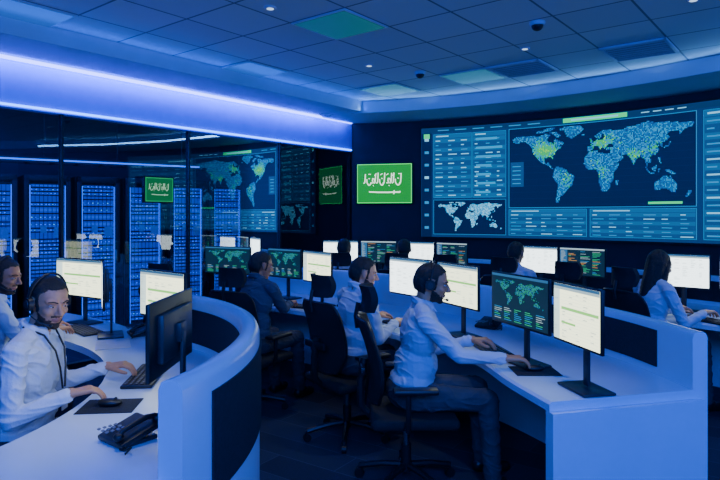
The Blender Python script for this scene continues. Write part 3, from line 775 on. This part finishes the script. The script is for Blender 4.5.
def ik(S,W,a,b_,pole):
    d=W-S; L=min(d.length,a+b_-.002); dn=d.normalized(); W=S+dn*L
    ca=max(-1,min(1,(a*a+L*L-b_*b_)/(2*a*L))); pp=(pole-dn*pole.dot(dn)).normalized()
    return S+dn*a*ca+pp*a*math.sqrt(1-ca*ca), W
PCOUNT=[0]
def person(name,x,y,yaw,rh=None,lh=None,hyaw=0,hpitch=12,shirt=SH_L,skin=SKIN,lean=.07,voxel=.006,headset=False,beard=0,woman=False,lanyard=False,dz=0.0,withchair=True,bulk=1.0):
    """x,y pelvis (m). rh/lh = world (x,y,z) wrist targets"""
    root=bpy.data.objects.new(name,None); coll.objects.link(root); root.location=(x,y,0); root.rotation_euler=(0,0,yaw); root.empty_display_size=.2
    Rinv=Matrix.Rotation(-yaw,3,'Z'); PCOUNT[0]+=1
    def loc(w): return Rinv@(Vector(w)-Vector((x,y,0)))
    LX=lambda z: lean*max(0,(z-.55))/.5
    V=Vector; I4=Matrix.Identity(4); P=[]
    E=lambda c,r,l,M=I4:P.append(('e',c,r,M,l))
    Cc=lambda a,b2,r0,r1,l:P.append(('c',tuple(a),tuple(b2),r0,r1,l))
    sw=.9 if woman else bulk
    E((0,0,.565),(.135,.17,.115),'trou')
    E((LX(.60)+.008,0,.63),(.130,.163*sw,.075),'shirt')
    E((LX(.70)+.014,0,.71),(.122*bulk,.152*sw,.15),'shirt')
    E((LX(.9),0,.89),(.112,.164*sw,.17),'shirt')
    E((LX(1)-.01,0,.985),(.090,.150*sw,.080),'shirt')
    sx=LX(1.02)
    for s in(-1,1):
        Cc((sx-.012,s*.035,1.052),(sx-.008,s*.160*sw,1.004),.046,.052,'shirt')
        Cc((sx+.018,s*.06,.95),(sx+.006,s*.125*sw,.975),.072,.056,'shirt')
        k=V((.44,s*.135,.535)); an=V((.47,s*.14,.10))
        Cc((.0,s*.09,.545),k,.088,.064,'trou'); Cc(k,an,.062,.050,'trou'); Cc(an,(.47,s*.14,.07),.040,.036,'shoe')
        Cc((.45,s*.14,.047),(.62,s*.15,.036),.043,.034,'shoe'); Cc((.5,s*.142,.06),(.52,s*.142,.06),.045,.04,'shoe')
    hc=V((sx+.055,0,1.20+dz))
    HM=Matrix.Translation(hc)@Matrix.Rotation(hyaw,4,'Z')@Matrix.Rotation(math.radians(hpitch),4,'Y')
    Cc((sx+.002,0,1.05),HM@V((-.025,0,-.06)),.050,.052,'skin')
    cc=V((sx-.002,0,1.090)); n=12
    ring=[cc+V((math.cos(2*math.pi*i/n)*.058,math.sin(2*math.pi*i/n)*.060,-.022*math.cos(2*math.pi*i/n))) for i in range(n)]
    for i in range(n): 
        if i in (n-1,0): continue
        Cc(ring[i],ring[(i+1)%n],.012,.012,'shirt'); Cc(ring[i]+V((0,0,-.018)),ring[(i+1)%n]+V((0,0,-.018)),.014,.014,'shirt')
    for s in(-1,1): Cc(cc+V((.052,s*.024,-.022)),cc+V((.074,s*.050,-.058)),.010,.006,'shirt')
    h=lambda *a:HM@V(a)
    E((-.012,0,.033),(.096,.075,.086),'skin',HM); E((-.045,0,.005),(.066,.068,.075),'skin',HM)
    E((.022,0,-.015),(.068,.060,.085),'skin',HM); E((.032,0,-.066),(.050,.047,.038),'skin',HM); E((.066,0,-.092),(.019,.022,.016),'skin',HM)
    Cc(h(.088,0,.014),h(.110,0,-.020),.0075,.0110,'skin')
    for s in(-1,1):
        Cc(h(.100,s*.006,-.026),h(.096,s*.015,-.026),.008,.0065,'skin')
        Cc(h(.083,s*.014,.030),h(.066,s*.045,.028),.010,.009,'skin')
        E((.058,s*.036,-.020),(.026,.021,.020),'skin',HM)
        if not woman: E((-.008,s*.077,-.002),(.018,.009,.031),'skin',HM)
        Cc(h(.0865,s*.001,-.052),h(.080,s*.019,-.055),.0060,.0042,'lip'); Cc(h(.0855,s*.001,-.061),h(.080,s*.015,-.060),.0062,.0045,'lip')
    if woman:
        E((-.034,0,.045),(.085,.080,.088),'hair',HM)
        Cc(h(-.035,0,.02),(sx-.06,0,.96),.086,.070,'hair')
        for s in(-1,1): Cc(h(.0,s*.055,.03),(sx+.0,s*.07,1.02),.034,.032,'hair')
    for s,tw in((-1,rh),(1,lh)):
        S=V((sx-.010,s*.172*sw,.995))
        T=loc(tw) if tw else V((sx+.40,s*.13,.825))
        el,Wr=ik(S,T,.27,.245,V((-.25,s*.36,-1)))
        Cc(S,el,.052,.043,'shirt'); fd=(Wr-el).normalized()
        Cc(el,Wr-fd*.03,.044,.033,'shirt'); Cc(Wr-fd*.045,Wr-fd*.025,.036,.035,'shirt'); Cc(Wr-fd*.05,Wr,.028,.025,'skin')
        X=V((fd.x,fd.y,fd.z*.25-.03)).normalized(); Z=(V((0,0,1))-X*X.z).normalized(); Y=Z.cross(X)
        q=lambda a,b2,c:Wr+X*a+Y*b2+Z*c
        ys=[.030,.010,-.010,-.028]; th=-s; ln=[.068,.076,.070,.054]
        for i,yy in enumerate(ys):
            yy2=yy*th
            Cc(q(0.0,yy2*.6,0),q(.078,yy2,.004),.014,.0125,'skin')
            p=q(.080,yy2*1.08,.003); ang=.15; fan=yy2*.9
            for j,(fr,da) in enumerate(((.45,.30),(.30,.42),(.25,.35))):
                ang+=da; L_=ln[i]*1.12*fr
                p2=p+(X*math.cos(ang)+Y*fan*3.5-Z*math.sin(ang))*L_
                Cc(p,p2,.0088-.0006*j,.0082-.0006*j,'skin'); p=p2
        a0=q(.022,.024*th,-.004); a1=q(.052,.050*th,-.012); a2=q(.080,.060*th,-.022); a3=q(.100,.056*th,-.030)
        Cc(a0,a1,.016,.012,'skin'); Cc(a1,a2,.0115,.0100,'skin'); Cc(a2,a3,.0098,.0085,'skin')
    grow(P,voxel,3 if voxel<.005 else 2,[shirt,TROU,skin,SHOE,HAIR,LIP,BEARD],'body',root,PCOUNT[0]*3.7,HM,beard,woman)
    b=B()
    for s in(-1,1):
        b.ell((.0755,s*.029,.009),(.0120,.0125,.0055),EYEW,HM,12,8); b.ell((.0848,s*.029,.0085),(.0035,.0052,.0050),EYEB,HM,8,6)
        b.tube([(.0935,s*.012,.027),(.0885,s*.030,.0335),(.073,s*.047,.028)],.0028,HAIR,6,HM)
        b.tube([(.085,s*.016,.0125),(.0875,s*.029,.0150),(.079,s*.042,.011)],.0030,skin,6,HM)
        b.tube([(.083,s*.017,.004),(.085,s*.029,.0030),(.078,s*.041,.005)],.0024,skin,6,HM)
    b.obj('eyes_and_brows',parent=root)
    if headset:
        b=B(); pts=[(-.015,.090*math.cos(a),.008+.128*math.sin(a)) for a in np.linspace(-.05,math.pi+.05,24)]
        b.tube(pts,.0055,M_BLACK,8,HM)
        for s in(-1,1):
            b.cyl((-.012,s*.078,-.002),(-.012,s*.098,-.002),.032,.028,M_BLACK,18,HM); b.cyl((-.012,s*.098,-.002),(-.012,s*.101,-.002),.018,.016,M_DGREY,14,HM)
        b.tube([(-.01,-.096,-.02),(.03,-.092,-.045),(.07,-.073,-.064),(.10,-.046,-.070)],.003,M_BLACK,6,HM); b.ell((.105,-.040,-.070),(.010,.008,.008),M_BLACK,HM,10,8)
        b.obj('headset',parent=root)
    if lanyard:
        b=B()
        for s in(-1,1): b.tube([(sx-.03,s*.070,1.095),(sx+.06,s*.064,1.055),(sx+.104,s*.047,.98),(sx+.117,s*.03,.90),(sx+.121,s*.012,.80)],.005,M_BLACK,6)
        b.box((sx+.124,0,.745),(.006,.06,.09),M_PAPER,None,.002); b.obj('lanyard',parent=root)
    if withchair: chair(x-.015*math.cos(yaw),y-.015*math.sin(yaw),yaw)
    return root
R=math.radians
person('seated_man',-1.59,2.31*K,R(4),rh=(-1.27,2.20*K,.815),lh=(-1.30,2.58*K,.82),hyaw=R(-38),hpitch=14,shirt=SH_W,skin=SKIN2,lean=.10,voxel=.0042,headset=True,beard=1,lanyard=True,bulk=1.06,dz=-.005)
person('seated_man',-2.41,3.17*K,R(42),rh=(-2.06,3.38*K,.82),lh=(-2.22,3.58*K,.82),hyaw=R(-45),shirt=SH_L,lean=.09,voxel=.005,headset=True,beard=1,skin=SKIN)
person('seated_man',.29,2.98*K,R(2),rh=(.80,2.74*K,.815),lh=(.70,3.10*K,.825),hyaw=R(-8),hpitch=12,shirt=SH_L,lean=.09,voxel=.0042,headset=True,beard=1,skin=SKIN3,bulk=1.05,dz=-.01)
person('seated_man',-.08,3.60*K,R(34),rh=(.26,3.64*K,.82),lh=(.12,3.92*K,.82),hyaw=R(-25),hpitch=12,shirt=SH_L,lean=.08,voxel=.005,beard=1,skin=SKIN2,dz=-.03)
person('seated_man',-.90,4.12*K,R(58),rh=(-.62,4.44*K,.82),lh=(-.86,4.52*K,.82),hyaw=R(-25),shirt=SH_D,lean=.08,voxel=.0055,dz=-.03)
person('seated_man',-.20,5.74*K,R(82),hyaw=R(-10),shirt=SH_L,voxel=.007)
person('seated_man',.47,5.66*K,R(72),hyaw=R(5),shirt=SH_D,voxel=.007)
person('seated_man',1.55,5.10*K,R(55),hyaw=R(-8),shirt=SH_L,voxel=.0065)
person('seated_woman',2.32,4.05*K,R(18),rh=(2.74,3.98*K,.82),lh=(2.64,4.2*K,.82),hyaw=R(5),shirt=SH_L,skin=SKIN2,woman=True,lean=.09,voxel=.0055,dz=-.02)
for (x,y,a) in((-1.62,4.45,60),(2.02,4.55,35),(1.0,5.45,60)): chair(x,y*K,R(a))

# ------------------------------------------------------------------ ceiling fixtures
E_PB=emi('panel_blue',(.02,.14,.80),.6); E_PT=emi('panel_teal',(.01,.18,.28),.5)
def snap(x,y):
    Rm=Matrix.Rotation(-CA,2); v=Rm@Vector((x,y)); v=Vector((math.floor(v.x/.6)*.6+.3, math.floor(v.y/.6)*.6+.3)); return Matrix.Rotation(CA,2)@v
for (x,y,mt) in((0,4.09,E_PT),(-2.35,4.0,E_PB),(-1.12,5.33,E_PB),(1.41,5.55,E_PT),(.24,6.5,E_PT),(.5,1.6,E_PB),(-2,1.2,E_PB),(2.6,2.6,E_PT),(3,.4,E_PB)):
    p=snap(x,y*K); b=B()
    b.box((0,0,-.006),(.59,.59,.012),M_SOFFIT,None,.003); b.box((0,0,-.013),(.55,.55,.004),mt)
    b.obj('ceiling_light_panel',(p.x,p.y,ZC),CA)
for (x,y) in((2.75,4.75),(1.78,5.8)):
    p=snap(x,y*K); b=B()
    for s in(-1,1):
        b.box((s*.285,0,-.01),(.03,.6,.02),M_SOFFIT,None,.003); b.box((0,s*.285,-.01),(.6,.03,.02),M_SOFFIT,None,.003)
    b.box((0,0,-.003),(.55,.55,.004),M_BLACK)
    for i in range(7): b.box((-.23+i*.076,0,-.014),(.022,.55,.004),M_SOFFIT,None,0,1,Matrix.Rotation(.4,4,'Y'))
    b.obj('air_vent',(p.x,p.y,ZC),CA)
for (x,y) in((1.49,4.2),(.68,5.66)):
    b=B(); b.cyl((0,0,-.03),(0,0,0),.06,.065,M_SOFFIT,20); b.ell((0,0,-.03),(.05,.05,.045),M_BLACK); b.obj('dome_camera',(x,y*K,ZC))
E_SPOT=emi('added_downlight_lens',(.5,.7,1),1.5)
# (x, y, watts): spots added above the operators to light them
spots=[(-1.25,2.05,50),(.65,2.65,38),(.15,3.35,30),(-.70,3.90,26),(2.5,3.75,28),(1.6,4.85,24),(-2.2,2.95,32),(.1,5.4,24)]
for (x,y,_) in spots:
    b=B(); b.cyl((0,0,-.012),(0,0,0),.045,.05,M_SOFFIT,20); b.cyl((0,0,-.014),(0,0,-.012),.028,.028,E_SPOT,16); b.obj('added_downlight',(x,y*K,ZC))  # fixture bodies invented for the added operator spots

# ------------------------------------------------------------------ lights
def area(nm,loc,sx,sy,rot,col,en,spread=180):
    l=bpy.data.lights.new(nm,'AREA'); l.shape='RECTANGLE'; l.size=sx; l.size_y=sy; l.color=col; l.energy=en; l.spread=R(spread)
    o=bpy.data.objects.new(nm,l); coll.objects.link(o); o.location=loc; o.rotation_euler=rot; return o
def look(o,t):
    d=Vector(t)-o.location; o.rotation_euler=d.to_track_quat('-Z','Y').to_euler()
# added blue fill lights out of view, no panels at these spots
a=area('blue_fill_light',(.6,-1.6,2.9),4.5,.8,(0,0,0),(.0,.08,1.0),250); look(a,(.4,3.5,.6))
a=area('blue_fill_light',(4.8,.5,3.0),1.0,3.0,(0,0,0),(.0,.10,1.0),110); look(a,(.8,4.5,.8))
# fill light added behind the camera to brighten the ceiling tiles
a=area('ceiling_fill_light',(.8,-1.0,2.3),4.0,.4,(0,0,0),(.16,.46,1.0),42); look(a,(1.5,5.0,3.6))
# cove wash along the glass wall
p=gw(5.2,-.14); a=area('cove_light',(0,0,0),10,.06,(0,0,0),(.0,.06,1.0),85)
a.matrix_world=Matrix.Translation((p.x,p.y,3.05))@Matrix.Rotation(CA,4,'Z')@Matrix.Rotation(R(55),4,'X')
# uplight added at tile field edge to give the ceiling a blue glow
p=gw(5.2,-.78); a=area('fill_uplight',(0,0,0),10,.04,(0,0,0),(.0,.12,1.0),20)
a.matrix_world=Matrix.Translation((p.x,p.y,3.10))@Matrix.Rotation(CA,4,'Z')@Matrix.Rotation(R(-115),4,'X')
# extra uplights added along the curved soffit to lift the ceiling
for th in (14,26,38,50,62):
    p=arc(th,1.0); q=arc(th,2.0); dd=(q-p).normalized(); t2=arc(th+6,1.0)-arc(th-6,1.0)
    a=area('fill_uplight',(p.x,p.y,3.10),t2.length,.04,(0,0,0),(.16,.46,1.0),3)
    z=Vector((-dd.x,-dd.y,-.35)).normalized(); xx=Vector((t2.x,t2.y,0)).normalized(); yy=z.cross(xx)
    a.matrix_world=Matrix(((xx.x,yy.x,z.x,p.x),(xx.y,yy.y,z.y,p.y),(xx.z,yy.z,z.z,3.10),(0,0,0,1)))
# server room
p=gw(5.5,.7); a=area('server_room_light',(p.x,p.y,3.1),6,.3,(0,0,CA),(.0,.08,1.0),90)
# added fill spots over the operators
for (x,y,en) in spots:
    l=bpy.data.lights.new('operator_fill_spot','SPOT'); l.energy=en; l.color=(.95,.95,1.0); l.spot_size=R(46); l.spot_blend=1.0; l.shadow_soft_size=.05
    o=bpy.data.objects.new('operator_fill_spot',l); coll.objects.link(o); o.location=(x,y*K,ZC-.03)
w=bpy.data.worlds.new('world'); scene.world=w; w.use_nodes=True; w.node_tree.nodes['Background'].inputs[0].default_value=(.01,.02,.06,1); w.node_tree.nodes['Background'].inputs[1].default_value=.3

# ------------------------------------------------------------------ camera
cd=bpy.data.cameras.new('camera'); cam=bpy.data.objects.new('camera',cd); coll.objects.link(cam)
cam.location=(0,0,1.6); cam.rotation_euler=(R(90),0,0); cd.sensor_width=36; cd.lens=30; cd.shift_y=-25/720; cd.clip_start=.05
scene.camera=cam
